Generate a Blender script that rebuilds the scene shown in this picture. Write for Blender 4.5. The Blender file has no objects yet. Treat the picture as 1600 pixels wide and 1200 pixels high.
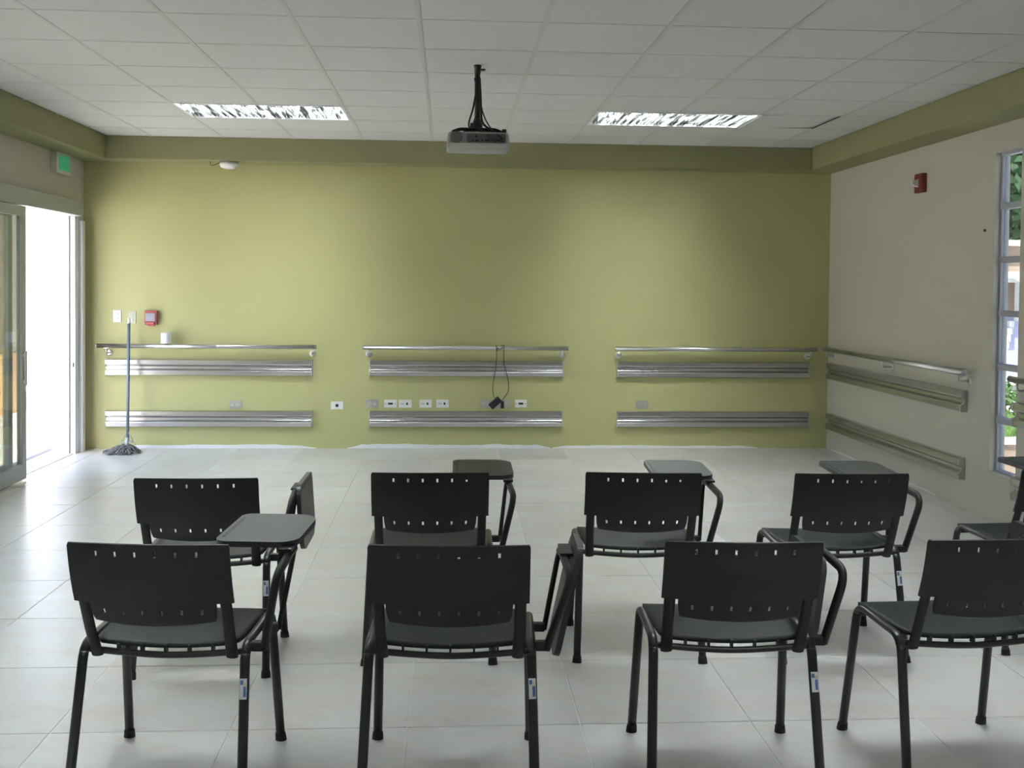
import bpy, math, random
from mathutils import Vector, Matrix
random.seed(7)
SC = bpy.context.scene
COL = SC.collection
PI = math.pi

# ------------------------------------------------------------------ camera
XL, XR, YB, YF = -3.2754, 3.5654, 9.36, -2.2
ZC, ZB = 2.7785, 2.5802
yaw, pit, roll, fpx, cyp = .062, -.025, .0094, 1589.26, 486.53
Fv = Vector((math.sin(yaw)*math.cos(pit), math.cos(yaw)*math.cos(pit), math.sin(pit)))
Rv = Vector((math.cos(yaw), -math.sin(yaw), 0)); Uv = Rv.cross(Fv)
R2 = Rv*math.cos(roll)+Uv*math.sin(roll); U2 = Uv*math.cos(roll)-Rv*math.sin(roll)
cam_d = bpy.data.cameras.new('camera'); cam = bpy.data.objects.new('camera', cam_d); COL.objects.link(cam)
cam_d.sensor_width = 36; cam_d.lens = fpx*36/1600; cam_d.shift_y = -(600-cyp)/1600
cam_d.clip_start = .05; cam_d.clip_end = 300
cam.matrix_world = Matrix(((R2.x, U2.x, -Fv.x, 0), (R2.y, U2.y, -Fv.y, 0), (R2.z, U2.z, -Fv.z, 1.5023), (0, 0, 0, 1)))
SC.camera = cam

# ------------------------------------------------------------------ world, sun, exposure
W = bpy.data.worlds.new('world'); SC.world = W; W.use_nodes = True
nt = W.node_tree; nt.nodes.clear()
sky = nt.nodes.new('ShaderNodeTexSky'); sky.sky_type = 'NISHITA'; sky.sun_disc = False
sky.sun_elevation = math.radians(56); sky.sun_rotation = math.radians(180); sky.dust_density = 2.5; sky.air_density = 1.0
bg = nt.nodes.new('ShaderNodeBackground'); bg.inputs[1].default_value = .26
wo = nt.nodes.new('ShaderNodeOutputWorld')
nt.links.new(sky.outputs[0], bg.inputs[0]); nt.links.new(bg.outputs[0], wo.inputs[0])
sd = bpy.data.lights.new('sun', 'SUN'); sd.energy = 6.8; sd.angle = math.radians(1.0); sd.color = (1, .96, .9)
so = bpy.data.objects.new('sun', sd); COL.objects.link(so)
so.rotation_euler = Vector((0, -.56, .83)).to_track_quat('Z', 'Y').to_euler()
SC.view_settings.view_transform = 'Standard'; SC.view_settings.look = 'None'
SC.view_settings.exposure = 1.98; SC.view_settings.gamma = 1; SC.view_settings.use_curve_mapping = False

LAMP = 60.0
# ------------------------------------------------------------------ materials
MATS = {}
def mat(name, col, rough=.5, metal=0, noise=None, bump=0, bscale=40, spec=.5, emis=None, estr=0, aniso=0, coat=0, rnoise=0):
    if name in MATS: return MATS[name]
    m = bpy.data.materials.new(name); m.use_nodes = True; t = m.node_tree; b = t.nodes['Principled BSDF']
    b.inputs['Base Color'].default_value = (*col, 1); b.inputs['Roughness'].default_value = rough
    b.inputs['Metallic'].default_value = metal; b.inputs['Specular IOR Level'].default_value = spec
    b.inputs['Anisotropic'].default_value = aniso; b.inputs['Coat Weight'].default_value = coat
    if emis: b.inputs['Emission Color'].default_value = (*emis, 1); b.inputs['Emission Strength'].default_value = estr
    if noise or bump or rnoise:
        tc = t.nodes.new('ShaderNodeTexCoord')
    if noise:                                   # noise = (scale, second colour)
        n = t.nodes.new('ShaderNodeTexNoise'); n.inputs['Scale'].default_value = noise[0]; n.inputs['Detail'].default_value = 5
        t.links.new(tc.outputs['Object'], n.inputs['Vector'])
        r = t.nodes.new('ShaderNodeValToRGB'); r.color_ramp.elements[0].position = .35; r.color_ramp.elements[1].position = .68
        r.color_ramp.elements[0].color = (*col, 1); r.color_ramp.elements[1].color = (*noise[1], 1)
        t.links.new(n.outputs['Fac'], r.inputs[0]); t.links.new(r.outputs[0], b.inputs['Base Color'])
    if bump:
        n2 = t.nodes.new('ShaderNodeTexNoise'); n2.inputs['Scale'].default_value = bscale; n2.inputs['Detail'].default_value = 3
        t.links.new(tc.outputs['Object'], n2.inputs['Vector'])
        bp = t.nodes.new('ShaderNodeBump'); bp.inputs['Strength'].default_value = bump; bp.inputs['Distance'].default_value = .004
        t.links.new(n2.outputs['Fac'], bp.inputs['Height']); t.links.new(bp.outputs[0], b.inputs['Normal'])
    MATS[name] = m
    return m

def glass_mat(name, tint, gloss=.08):
    m = bpy.data.materials.new(name); m.use_nodes = True; t = m.node_tree; t.nodes.clear()
    o = t.nodes.new('ShaderNodeOutputMaterial'); tr = t.nodes.new('ShaderNodeBsdfTransparent'); tr.inputs[0].default_value = (*tint, 1)
    gl = t.nodes.new('ShaderNodeBsdfGlossy'); gl.inputs['Roughness'].default_value = .02
    lw = t.nodes.new('ShaderNodeLayerWeight'); lw.inputs['Blend'].default_value = .5
    pw = t.nodes.new('ShaderNodeMath'); pw.operation = 'POWER'; pw.inputs[1].default_value = 4.0
    fr = t.nodes.new('ShaderNodeMath'); fr.operation = 'MULTIPLY_ADD'; fr.inputs[1].default_value = .55; fr.inputs[2].default_value = .03
    t.links.new(lw.outputs['Facing'], pw.inputs[0]); t.links.new(pw.outputs[0], fr.inputs[0])
    mx = t.nodes.new('ShaderNodeMixShader')
    t.links.new(fr.outputs[0], mx.inputs[0]); t.links.new(tr.outputs[0], mx.inputs[1]); t.links.new(gl.outputs[0], mx.inputs[2])
    t.links.new(mx.outputs[0], o.inputs[0]); MATS[name] = m
    return m

def tile_mat():
    m = bpy.data.materials.new('floor_tile'); m.use_nodes = True; t = m.node_tree; b = t.nodes['Principled BSDF']
    g = t.nodes.new('ShaderNodeNewGeometry')
    r = None
    prev = None
    for sc_, amt, c2 in ((1.1, .55, (.66, .665, .67)), (3.2, .75, (.555, .515, .455)), (15, .30, (.66, .66, .655))):
        n = t.nodes.new('ShaderNodeTexNoise'); n.inputs['Scale'].default_value = sc_; n.inputs['Detail'].default_value = 4; n.inputs['Roughness'].default_value = .5
        mp = t.nodes.new('ShaderNodeMapping'); mp.inputs['Scale'].default_value = (1, 2.0, 1); mp.inputs['Rotation'].default_value = (0, 0, .4)
        t.links.new(g.outputs['Position'], mp.inputs[0]); t.links.new(mp.outputs[0], n.inputs['Vector'])
        k = t.nodes.new('ShaderNodeMapRange'); k.interpolation_type = 'SMOOTHSTEP'; k.inputs['From Min'].default_value = .3; k.inputs['From Max'].default_value = .72; k.inputs['To Max'].default_value = amt
        t.links.new(n.outputs['Fac'], k.inputs[0])
        mxc = t.nodes.new('ShaderNodeMixRGB'); mxc.inputs[1].default_value = (.585, .58, .57, 1); mxc.inputs[2].default_value = (*c2, 1)
        t.links.new(k.outputs[0], mxc.inputs[0])
        if prev: t.links.new(prev.outputs[0], mxc.inputs[1])
        prev = mxc
    r = prev
    oi = t.nodes.new('ShaderNodeObjectInfo'); hs = t.nodes.new('ShaderNodeHueSaturation')
    mr = t.nodes.new('ShaderNodeMapRange'); mr.inputs['To Min'].default_value = .95; mr.inputs['To Max'].default_value = 1.05
    t.links.new(oi.outputs['Random'], mr.inputs[0]); t.links.new(mr.outputs[0], hs.inputs['Value']); t.links.new(r.outputs[0], hs.inputs['Color'])
    t.links.new(hs.outputs[0], b.inputs['Base Color'])
    n2 = t.nodes.new('ShaderNodeTexNoise'); n2.inputs['Scale'].default_value = 5; n2.inputs['Detail'].default_value = 6
    t.links.new(g.outputs['Position'], n2.inputs['Vector'])
    m2 = t.nodes.new('ShaderNodeMapRange'); m2.inputs['To Min'].default_value = .26; m2.inputs['To Max'].default_value = .34
    b.inputs['Specular IOR Level'].default_value = .38
    t.links.new(n2.outputs['Fac'], m2.inputs[0]); t.links.new(m2.outputs[0], b.inputs['Roughness'])
    MATS['floor_tile'] = m; return m

def lamp_mat():
    m = bpy.data.materials.new('lamp'); m.use_nodes = True; t = m.node_tree; b = t.nodes['Principled BSDF']
    tc = t.nodes.new('ShaderNodeTexCoord'); mp = t.nodes.new('ShaderNodeMapping'); mp.inputs['Scale'].default_value = (1, .22, 1)
    n = t.nodes.new('ShaderNodeTexNoise'); n.inputs['Scale'].default_value = 34; n.inputs['Detail'].default_value = 2
    t.links.new(tc.outputs['Object'], mp.inputs[0]); t.links.new(mp.outputs[0], n.inputs['Vector'])
    r = t.nodes.new('ShaderNodeValToRGB'); e = r.color_ramp.elements
    e[0].position = .555; e[0].color = (.0015, .0016, .0016, 1); e[1].position = .62; e[1].color = (.90, .97, 1, 1)
    t.links.new(n.outputs['Fac'], r.inputs[0]); t.links.new(r.outputs[0], b.inputs['Emission Color'])
    b.inputs['Emission Strength'].default_value = LAMP; b.inputs['Base Color'].default_value = (.5, .5, .5, 1); b.inputs['Roughness'].default_value = .3
    MATS['lamp'] = m; return m

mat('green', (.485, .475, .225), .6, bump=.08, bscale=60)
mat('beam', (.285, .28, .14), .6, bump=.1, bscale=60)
mat('cream', (.58, .545, .47), .65, bump=.15, bscale=45)
mat('plaster', (.80, .80, .82), .8, bump=.3, bscale=60)
mat('ceil', (.64, .635, .635), .9, bump=.35, bscale=220)
mat('tbar', (.55, .55, .54), .5)
mat('void', (.03, .03, .03), .9)
mat('grout', (.74, .73, .71), .8)
mat('alu', (.55, .56, .56), .35, .75)
mat('alu_white', (.78, .79, .82), .4, .1)
mat('alu_grey', (.42, .44, .43), .45, .4)
mat('steel', (.64, .63, .63), .3, 1)
mat('bumper', (.56, .55, .545), .27, 1, aniso=.5)
mat('bumper_cap', (.50, .49, .46), .4, .6)
mat('plastic_black', (.006, .0062, .006), .5, noise=(9, (.009, .009, .009)), bump=.15, bscale=400)
mat('seat_black', (.0095, .0125, .015), .5, spec=.35, bump=.25, bscale=500)
mat('frame_black', (.013, .014, .014), .33)
mat('rubber', (.01, .01, .01), .7)
mat('tablet', (.030, .035, .034), .42, bump=.1, bscale=500)
mat('sticker', (.72, .74, .78), .4)
mat('sticker_blue', (.10, .17, .42), .4)
mat('sticker_yellow', (.65, .62, .36), .4)
mat('white_plastic', (.80, .80, .78), .35)
mat('off_white', (.52, .52, .40), .4)
mat('dark', (.02, .02, .02), .5)
mat('grey_plate', (.50, .49, .46), .35, .7)
mat('lilac_grey', (.40, .41, .46), .5)
mat('red', (.42, .085, .09), .4)
mat('dark_red', (.20, .028, .02), .45)
mat('red_pull', (.55, .13, .14), .4)
mat('label_white', (.42, .38, .45), .5)
mat('lens_clear', (.8, .82, .8), .15)
mat('paper', (.85, .86, .88), .9)
mat('card', (.28, .24, .2), .9)
mat('mop_stick', (.17, .22, .27), .4)
mat('mop_strand', (.22, .215, .22), .95, noise=(30, (.10, .10, .105)))
mat('proj_body', (.30, .31, .30), .5)
mat('proj_grille', (.13, .13, .12), .6)
mat('cable', (.015, .015, .014), .55)
mat('exit_green', (.06, .30, .17), .4, emis=(.05, .60, .28), estr=.05)
mat('exit_case', (.62, .60, .54), .5)
mat('patio', (.55, .53, .50), .8, noise=(3, (.62, .60, .57)))
mat('sill_shaded', (.075, .075, .095), .6)  # darkened so the sunlit threshold reads as a strip in shade
mat('facade', (.78, .76, .72), .8)
mat('tan_wall', (.42, .36, .27), .8)
mat('orange_wall', (.62, .40, .22), .8)
mat('lilac_wall', (.46, .46, .66), .8)
mat('white_paint', (.85, .86, .88), .6)
mat('brown_wall', (.34, .25, .19), .85, noise=(6, (.40, .29, .22)))
mat('grass', (.12, .22, .05), .9, noise=(5, (.20, .30, .08)))
mat('leaf', (.035, .085, .03), .6, noise=(1.5, (.07, .14, .045)))
mat('leaf_light', (.10, .19, .05), .6, noise=(3, (.17, .27, .08)))
mat('bark', (.12, .09, .06), .9)
mat('roof_tile', (.32, .28, .25), .8)
glass_mat('glass', (.46, .49, .50)); glass_mat('glass_tint', (.64, .65, .61))
tile_mat()
lamp_mat()
mat('louvre', (.085, .09, .09), .45, .3, bump=.6, bscale=45)

# ------------------------------------------------------------------ mesh helpers
class MB:
    def __init__(s): s.v = []; s.f = []; s.sm = []
    def add(s, vs, fs, smooth=False):
        o = len(s.v); s.v += [tuple(p) for p in vs]; s.f += [tuple(i+o for i in f) for f in fs]; s.sm += [smooth]*len(fs); return s
    def box(s, x0, x1, y0, y1, z0, z1, bev=0):
        if x0 > x1: x0, x1 = x1, x0
        if y0 > y1: y0, y1 = y1, y0
        if z0 > z1: z0, z1 = z1, z0
        if not bev:
            v = [(x, y, z) for z in (z0, z1) for y in (y0, y1) for x in (x0, x1)]
            return s.add(v, [(0, 2, 3, 1), (4, 5, 7, 6), (0, 1, 5, 4), (2, 6, 7, 3), (0, 4, 6, 2), (1, 3, 7, 5)])
        b = bev
        import bmesh
        bm = bmesh.new(); bmesh.ops.create_cube(bm, size=1)
        for q in bm.verts: q.co = ((x0+x1)/2+q.co.x*(x1-x0), (y0+y1)/2+q.co.y*(y1-y0), (z0+z1)/2+q.co.z*(z1-z0))
        bmesh.ops.bevel(bm, geom=bm.edges[:], offset=b, segments=2, affect='EDGES', profile=.6)
        bm.verts.index_update()
        s.add([q.co[:] for q in bm.verts], [[q.index for q in f.verts] for f in bm.faces]); bm.free(); return s
    def tube(s, pts, rx, ry=None, n=10, closed=False, ref=Vector((1, 0, 0)), caps=True):
        """sweep an ellipse (rx along ref, ry across) along pts; rx may be a list"""
        pts = [Vector(p) for p in pts]; N = len(pts); base = len(s.v); vs = []; fs = []
        for i, p in enumerate(pts):
            a = pts[(i-1) % N] if (closed or i > 0) else p; b = pts[(i+1) % N] if (closed or i < N-1) else p
            t = (b-a).normalized(); u = (ref-t*ref.dot(t))
            if u.length < 1e-4: u = Vector((0, 1, 0))-t*t.y
            u.normalize(); w = t.cross(u)
            ax = rx[i] if isinstance(rx, (list, tuple)) else rx
            ay = ax if ry is None else (ry[i] if isinstance(ry, (list, tuple)) else ry)
            for k in range(n):
                an = 2*PI*k/n; vs.append(p+u*(ax*math.cos(an))+w*(ay*math.sin(an)))
        for i in range(N if closed else N-1):
            j = (i+1) % N
            for k in range(n): fs.append((i*n+k, i*n+(k+1) % n, j*n+(k+1) % n, j*n+k))
        s.add(vs, fs, True)
        if caps and not closed:
            s.f += [tuple(base+k for k in range(n))[::-1], tuple(base+(N-1)*n+k for k in range(n))]; s.sm += [False, False]
        return s
    def cyl(s, a, b, r, n=14, r2=None):
        a = Vector(a); b = Vector(b); return s.tube([a, b], [r, r if r2 is None else r2], n=n, ref=Vector((1, 0, 0)) if abs((b-a).normalized().x) < .9 else Vector((0, 1, 0)))
    def lathe(s, prof, c, axis='Z', n=20):
        """prof: list of (radius, height)"""
        vs = []; fs = []
        for r, h in prof:
            for k in range(n):
                a = 2*PI*k/n; p = (r*math.cos(a), r*math.sin(a), h)
                if axis == 'Y': p = (p[0], p[2], p[1])
                if axis == 'X': p = (p[2], p[0], p[1])
                vs.append((c[0]+p[0], c[1]+p[1], c[2]+p[2]))
        for i in range(len(prof)-1):
            for k in range(n): fs.append((i*n+k, i*n+(k+1) % n, (i+1)*n+(k+1) % n, (i+1)*n+k))
        fs.append(tuple(range(n))[::-1]); fs.append(tuple((len(prof)-1)*n+k for k in range(n)))
        return s.add(vs, fs, True)
    def prism(s, poly, lo, hi, axis='X'):
        """extrude polygon (a,b) along axis between lo and hi; X: (y,z)  Y: (x,z)  Z: (x,y)"""
        n = len(poly)
        def P(a, b, c): return {'X': (c, a, b), 'Y': (a, c, b), 'Z': (a, b, c)}[axis]
        vs = [P(a, b, lo) for a, b in poly]+[P(a, b, hi) for a, b in poly]
        fs = [tuple(range(n))[::-1], tuple(range(n, 2*n))]+[(i, (i+1) % n, n+(i+1) % n, n+i) for i in range(n)]
        return s.add(vs, fs)
    def mesh(s, name, m):
        me = bpy.data.meshes.new(name); me.from_pydata(s.v, [], s.f); me.materials.append(MATS[m] if isinstance(m, str) else m)
        for p, k in zip(me.polygons, s.sm): p.use_smooth = k
        import bmesh
        bm = bmesh.new(); bm.from_mesh(me); bmesh.ops.recalc_face_normals(bm, faces=bm.faces[:]); bm.to_mesh(me); bm.free()
        return me
    def build(s, name, m, parent=None, loc=None, rot=None):
        return obj(name, s.mesh(name, m), parent, loc, rot)

def obj(name, me, parent=None, loc=None, rot=None):
    o = bpy.data.objects.new(name, me); COL.objects.link(o)
    if parent: o.parent = parent
    if loc: o.location = loc
    if rot: o.rotation_euler = rot
    return o
def tag(o, label=None, cat=None, group=None, kind=None):
    if label: o['label'] = label
    if cat: o['category'] = cat
    if group: o['group'] = group
    if kind: o['kind'] = kind
    return o
def thing(name, label, cat, loc=(0, 0, 0), rz=0, group=None, kind=None):
    o = bpy.data.objects.new(name, None); COL.objects.link(o); o.empty_display_size = .1
    o.location = loc; o.rotation_euler = (0, 0, rz); return tag(o, label, cat, group, kind)
def struct(o, label, cat): return tag(o, label, cat, kind='structure')
def smooth_path(pts, sub=6):
    P = [Vector(p) for p in pts]; out = []
    for i in range(len(P)-1):
        p0 = P[max(i-1, 0)]; p1 = P[i]; p2 = P[i+1]; p3 = P[min(i+2, len(P)-1)]
        for k in range(sub):
            t = k/sub
            out.append(.5*((2*p1)+(p2-p0)*t+(2*p0-5*p1+4*p2-p3)*t*t+(3*p1-p0-3*p2+p3)*t**3))
    out.append(P[-1]); return out
def round_path(pts, r, seg=5):
    """polyline with filleted corners"""
    P = [Vector(p) for p in pts]; out = [P[0]]
    for i in range(1, len(P)-1):
        a = (P[i-1]-P[i]); b = (P[i+1]-P[i]); d = min(r, a.length*.49, b.length*.49)
        A = P[i]+a.normalized()*d; B = P[i]+b.normalized()*d
        for k in range(seg+1):
            t = k/seg; out.append(A*(1-t)**2+P[i]*(2*t*(1-t))+B*t*t)
    out.append(P[-1]); return out
def rrect(x0, x1, y0, y1, r, n=5):
    if not isinstance(r, (list, tuple)): r = [r]*4
    cs = [(x1-r[0], y1-r[0], 0, r[0]), (x0+r[1], y1-r[1], 90, r[1]), (x0+r[2], y0+r[2], 180, r[2]), (x1-r[3], y0+r[3], 270, r[3])]
    return [(cx+q*math.cos(math.radians(a+90*k/n)), cy+q*math.sin(math.radians(a+90*k/n))) for cx, cy, a, q in cs for k in range(n+1)]

# ------------------------------------------------------------------ floor: grout bed + tiles
FT, FX0, FY0 = .5925, -.1297, 4.0284
fl = MB().box(XL-.25, XR+.25, YF-.25, YB+.2, -.14, -.003).build('floor', 'grout'); struct(fl, 'pale beige polished tile floor with light grout lines', 'floor')
J = .0022
cache = {}
def grid(lo, hi, o, p):
    k0 = math.floor((lo-o)/p); ls = [lo]
    k = k0+1
    while o+k*p < hi-1e-6: ls.append(o+k*p); k += 1
    return list(zip(ls, ls[1:]+[hi]))
for xa, xb in grid(XL, XR, FX0, FT):
    for ya, yb in grid(YF, YB, FY0, FT):
        w, d = round(xb-xa, 4), round(yb-ya, 4)
        if w < .02 or d < .02: continue
        if (w, d) not in cache:
            a, b = w/2-J, d/2-J; e = .0012
            mb = MB(); vs = [(sx*a, sy*b, -.006) for sx, sy in ((-1, -1), (1, -1), (1, 1), (-1, 1))]
            vs += [(sx*a, sy*b, -e) for sx, sy in ((-1, -1), (1, -1), (1, 1), (-1, 1))]+[(sx*(a-e), sy*(b-e), 0) for sx, sy in ((-1, -1), (1, -1), (1, 1), (-1, 1))]
            fs = [(8, 9, 10, 11)]+[(i, (i+1) % 4, 4+(i+1) % 4, 4+i) for i in range(4)]+[(4+i, 4+(i+1) % 4, 8+(i+1) % 4, 8+i) for i in range(4)]
            mb.add(vs, fs); cache[(w, d)] = mb.mesh('floor_tile', 'floor_tile')
        obj('floor_tile', cache[(w, d)], fl, ((xa+xb)/2, (ya+yb)/2, random.uniform(-.0004, .0004)))

# ------------------------------------------------------------------ walls
TW = .20; TR = .10
wb = MB().box(XL-TW, XR+TW, YB, YB+TW, -.1, ZC+.25).build('wall_back', 'green'); struct(wb, 'olive green painted wall at the far end of the room', 'wall')
DY0, DY1, DZ = 4.10, 9.24, 2.20           # opening of the glazed door run in the left wall
wl = MB().box(XL-TW, XL, DY1, YB, -.1, ZC+.25).box(XL-TW, XL, DY0, DY1, DZ, ZC+.25).box(XL-TW, XL, YF, DY0, -.1, ZC+.25).build('wall_left', 'cream')
struct(wl, 'cream painted wall with the glazed sliding door', 'wall')
WY0, WY1, WZ0, WZ1 = 6.165, 6.472, .30, 2.40
wr = MB()
wins = [(WY0, WY1), (3.35, 3.66), (.55, .86)]  # the nearer windows are added out of view for fill light
ys = [YB]+[q for a, b in wins for q in (b, a)]+[YF]
for i in range(0, len(ys), 2): wr.box(XR, XR+TR, ys[i+1], ys[i], -.1, ZC+.25)
for a, b in wins: wr.box(XR, XR+TR, a, b, -.1, WZ0).box(XR, XR+TR, a, b, WZ1, ZC+.25)
wr = wr.build('wall_right', 'cream'); struct(wr, 'cream painted wall with narrow windows and crash rails', 'wall')
wf = MB().box(XL-TW, XR+TW, YF-TW, YF, -.1, ZC+.25).build('wall_front', 'cream'); struct(wf, 'cream painted wall behind the camera', 'wall')
rf = MB().box(XL-TW-.1, XR+TW+.6, YF-TW-.1, YB+TW+.1, ZC+.25, ZC+.45).build('roof', 'facade'); struct(rf, 'flat roof slab over the room', 'roof')

# beams (soffits)
PB, PL, PR = .2761, .2807, .2838
def beam(name, args, label):
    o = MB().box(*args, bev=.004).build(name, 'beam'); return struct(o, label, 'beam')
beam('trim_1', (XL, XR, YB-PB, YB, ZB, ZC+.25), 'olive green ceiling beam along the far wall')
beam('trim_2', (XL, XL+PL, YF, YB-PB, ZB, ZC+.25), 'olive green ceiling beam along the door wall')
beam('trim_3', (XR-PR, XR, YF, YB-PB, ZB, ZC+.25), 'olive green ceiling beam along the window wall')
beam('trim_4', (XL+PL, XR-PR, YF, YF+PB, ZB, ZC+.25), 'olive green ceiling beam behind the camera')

# ------------------------------------------------------------------ ceiling: slab, runners, tiles
CT, CX0, CY0 = .61, -.1544, 4.9434
cx0, cx1, cy0, cy1 = XL+PL, XR-PR, YF+PB, YB-PB
ce = MB().box(cx0, cx1, cy0, cy1, ZC+.2, ZC+.25).build('ceiling', 'void'); struct(ce, 'white suspended tile ceiling', 'ceiling')
xg = grid(cx0, cx1, CX0, CT); yg = grid(cy0, cy1, CY0, CT)
R4, R5 = CY0+4*CT, CY0+5*CT
for xa, xb in xg[1:]:
    if any(abs(xa-(CX0+q*CT)) < .01 for q in (-2, 3)): spans = [(cy0, R4-12*CT), (R5-12*CT, R4-6*CT), (R5-6*CT, R4), (R5, cy1)]
    else: spans = [(cy0, cy1)]
    for p, q in spans: MB().box(xa-.012, xa+.012, p, q, ZC-.001, ZC+.03).build('main_runner', 'tbar', ce)
for ya, yb in yg[1:]: MB().box(cx0, cx1, ya-.006, ya+.006, ZC-.0005, ZC+.02).build('cross_tee', 'tbar', ce)
fixt = [(CX0-3*CT, CX0-CT, R4, R5), (CX0+2*CT, CX0+4*CT, R4, R5)]+[(CX0+q*CT, CX0+(q+2)*CT, R4-k*CT, R5-k*CT) for k in (6, 12) for q in (-3, 2)]
cache = {}
for xa, xb in xg:
    for ya, yb in yg:
        mx, my = (xa+xb)/2, (ya+yb)/2
        if any(a < mx < b and c < my < d for a, b, c, d in fixt): continue
        w, d = round(xb-xa, 4), round(yb-ya, 4)
        if w < .03 or d < .03: continue
        slit = abs(mx-(CX0+5*CT-.3)) < .05 and R4 < my < R5
        if (w, d) not in cache:
            a, b = w/2-.010, d/2-.004; e = .003
            cache[(w, d)] = MB().add([(sx*(a-k), sy*(b-k), z) for k, z in ((0, .018), (0, .004), (e, .001)) for sx, sy in ((-1, -1), (1, -1), (1, 1), (-1, 1))],
                [(0, 3, 2, 1), (8, 9, 10, 11)]+[(4*q+i, 4*q+(i+1) % 4, 4*q+4+(i+1) % 4, 4*q+4+i) for q in (0, 1) for i in range(4)]).mesh('ceiling_tile', 'ceil')
        obj('ceiling_tile', cache[(w, d)], ce, (mx-(.0 if not slit else .010), my, ZC), (0, 0 if not slit else math.radians(-2.0), 0))
# dark open joint beside the slipped tile
MB().box(CX0+5*CT-.019, CX0+5*CT-.0115, R4+.01, R5-.01, ZC-.0012, ZC+.004).build('open_joint', 'void', ce)

for i, (a, b, c, d) in enumerate(fixt):
    lab = ['lit ceiling light panel left of the projector', 'lit ceiling light panel right of the projector',
           'lit ceiling light panel above the chairs on the door side', 'lit ceiling light panel above the chairs on the window side',
           'lit ceiling light panel over the camera on the door side', 'lit ceiling light panel over the camera on the window side'][i]
    t = thing('ceiling_light', lab, 'ceiling light', ((a+b)/2, (c+d)/2, ZC), 0, 'recessed ceiling lights')
    hw, hd = (b-a)/2-.008, (d-c)/2-.004; q = .018
    MB().box(-hw, hw, -hd, -hd+q, -.004, .09).box(-hw, hw, hd-q, hd, -.004, .09).box(-hw, -hw+q, -hd+q, hd-q, -.004, .09).box(hw-q, hw, -hd+q, hd-q, -.004, .09).build('frame', 'white_paint', t)
    MB().box(-hw, hw, -hd, hd, .10, .12).build('housing', 'white_paint', t)
    MB().box(-hw+q, hw-q, -hd+q, hd-q, .030, .034).build('lamp_panel', 'lamp', t)
    nb = 44; blade = None
    for k in range(1, nb):
        x = -hw+q+(2*hw-2*q)*k/nb
        if blade is None: blade = MB().prism([(-.0022, .001), (.0022, .001), (.0030, .028), (-.0030, .028)], -hd+q, hd-q, 'Y').mesh('louvre_blade', 'louvre')
        obj('louvre_blade', blade, t, (x, 0, .0))

# ragged white plaster strip where the skirting is missing
def ragged(name, spans, fixed, axis, label):
    mb = MB()
    for a, b, hh in spans:
        n = max(6, int(abs(b-a)/.045)); vs = []; fs = []; hgt = hh
        for i in range(n+1):
            x = a+(b-a)*i/n; edge = min(1, min(i, n-i)/3)
            hgt = .7*hgt+.3*(hh*random.uniform(.5, 1.45)); z = max(.004, hgt*edge)
            th = .004
            for (dd, zz) in ((0, .001), (th, .001), (th, z), (0, z+.002)):
                vs.append((x, fixed-dd, zz) if axis == 'Y' else (fixed-dd, x, zz))
        for i in range(n):
            for k in range(4): fs.append((4*i+k, 4*i+(k+1) % 4, 4*i+4+(k+1) % 4, 4*i+4+k))
        fs += [(0, 3, 2, 1), (4*n, 4*n+1, 4*n+2, 4*n+3)]
        mb.add(vs, fs)
    return struct(mb.build(name, 'plaster'), label, 'baseboard')
ragged('baseboard_back', [(-2.95, -1.2, .030), (-.92, .95, .034), (.97, 2.9, .026)], YB, 'Y', 'ragged white plaster strip along the foot of the green wall')
ragged('baseboard_right', [(9.3, 8.1, .012), (8.0, 7.2, .010)], XR, 'X', 'thin ragged plaster strip along the foot of the cream wall')

# ------------------------------------------------------------------ glazed sliding door, left wall
d1 = thing('door_1', 'aluminium framed sliding glass door standing open', 'door', (0, 0, 0), 0, None, 'structure')
MB().box(XL-.17, XL+.096, DY0, 9.06, 2.072, 2.20, bev=.004).build('door_header', 'alu_grey', d1)
jm = MB().box(XL-.17, XL-.022, 9.06, 9.24, 0, 2.072).build('door_jamb', 'alu_white', d1)
j2 = MB().box(XL-.016, XL+.026, 9.075, 9.17, 0, 2.072, bev=.002).build('door_jamb', 'alu_white', d1)
MB().box(XL-.016, XL+.056, 9.172, 9.235, 0, 2.04, bev=.003).build('door_jamb', 'alu_white', d1)
MB().box(XL+.006, XL+.016, 9.070, 9.078, .76, .80).build('lock_keeper', 'dark', j2)
MB().box(XL-.17, XL+.02, DY0, DY0+.06, 0, 2.072).build('door_jamb', 'alu_grey', d1)
MB().box(XL-.33, XL-.17, DY0-.1, DY1+.2, -.10, -.006).build('threshold', 'sill_shaded', d1)
MB().box(XL-.17, XL+.01, DY0, DY1, -.05, .004).build('door_track', 'patio', d1)
def leaf(x, y0, y1, gl):
    e = bpy.data.objects.new('door_leaf', None); COL.objects.link(e); e.parent = d1; e.empty_display_size = .1
    s = .07; h = .022
    for a, b in ((y0, y0+s), (y1-s, y1)):
        MB().box(x-h, x+h, a, b, .012, 2.066, bev=.003).build('stile', 'alu_grey', e)
    MB().box(x-h, x+h, y0+s, y1-s, .012, .13, bev=.003).build('bottom_rail', 'alu_grey', e)
    MB().box(x-h, x+h, y0+s, y1-s, 1.99, 2.066, bev=.003).build('top_rail', 'alu_grey', e)
    MB().box(x-.003, x+.003, y0+s, y1-s, .13, 1.99).build('pane', gl, e)
    return e
lf = leaf(XL+.070, 6.64, 7.885, 'glass_tint')
MB().box(XL+.105, XL+.117, 7.82, 7.845, .72, .98, bev=.003).box(XL+.095, XL+.105, 7.82, 7.845, .74, .76).box(XL+.095, XL+.105, 7.82, 7.845, .94, .96).build('pull_handle', 'alu', lf)
leaf(XL-.02, 6.60, 7.86, 'glass_tint')
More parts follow.
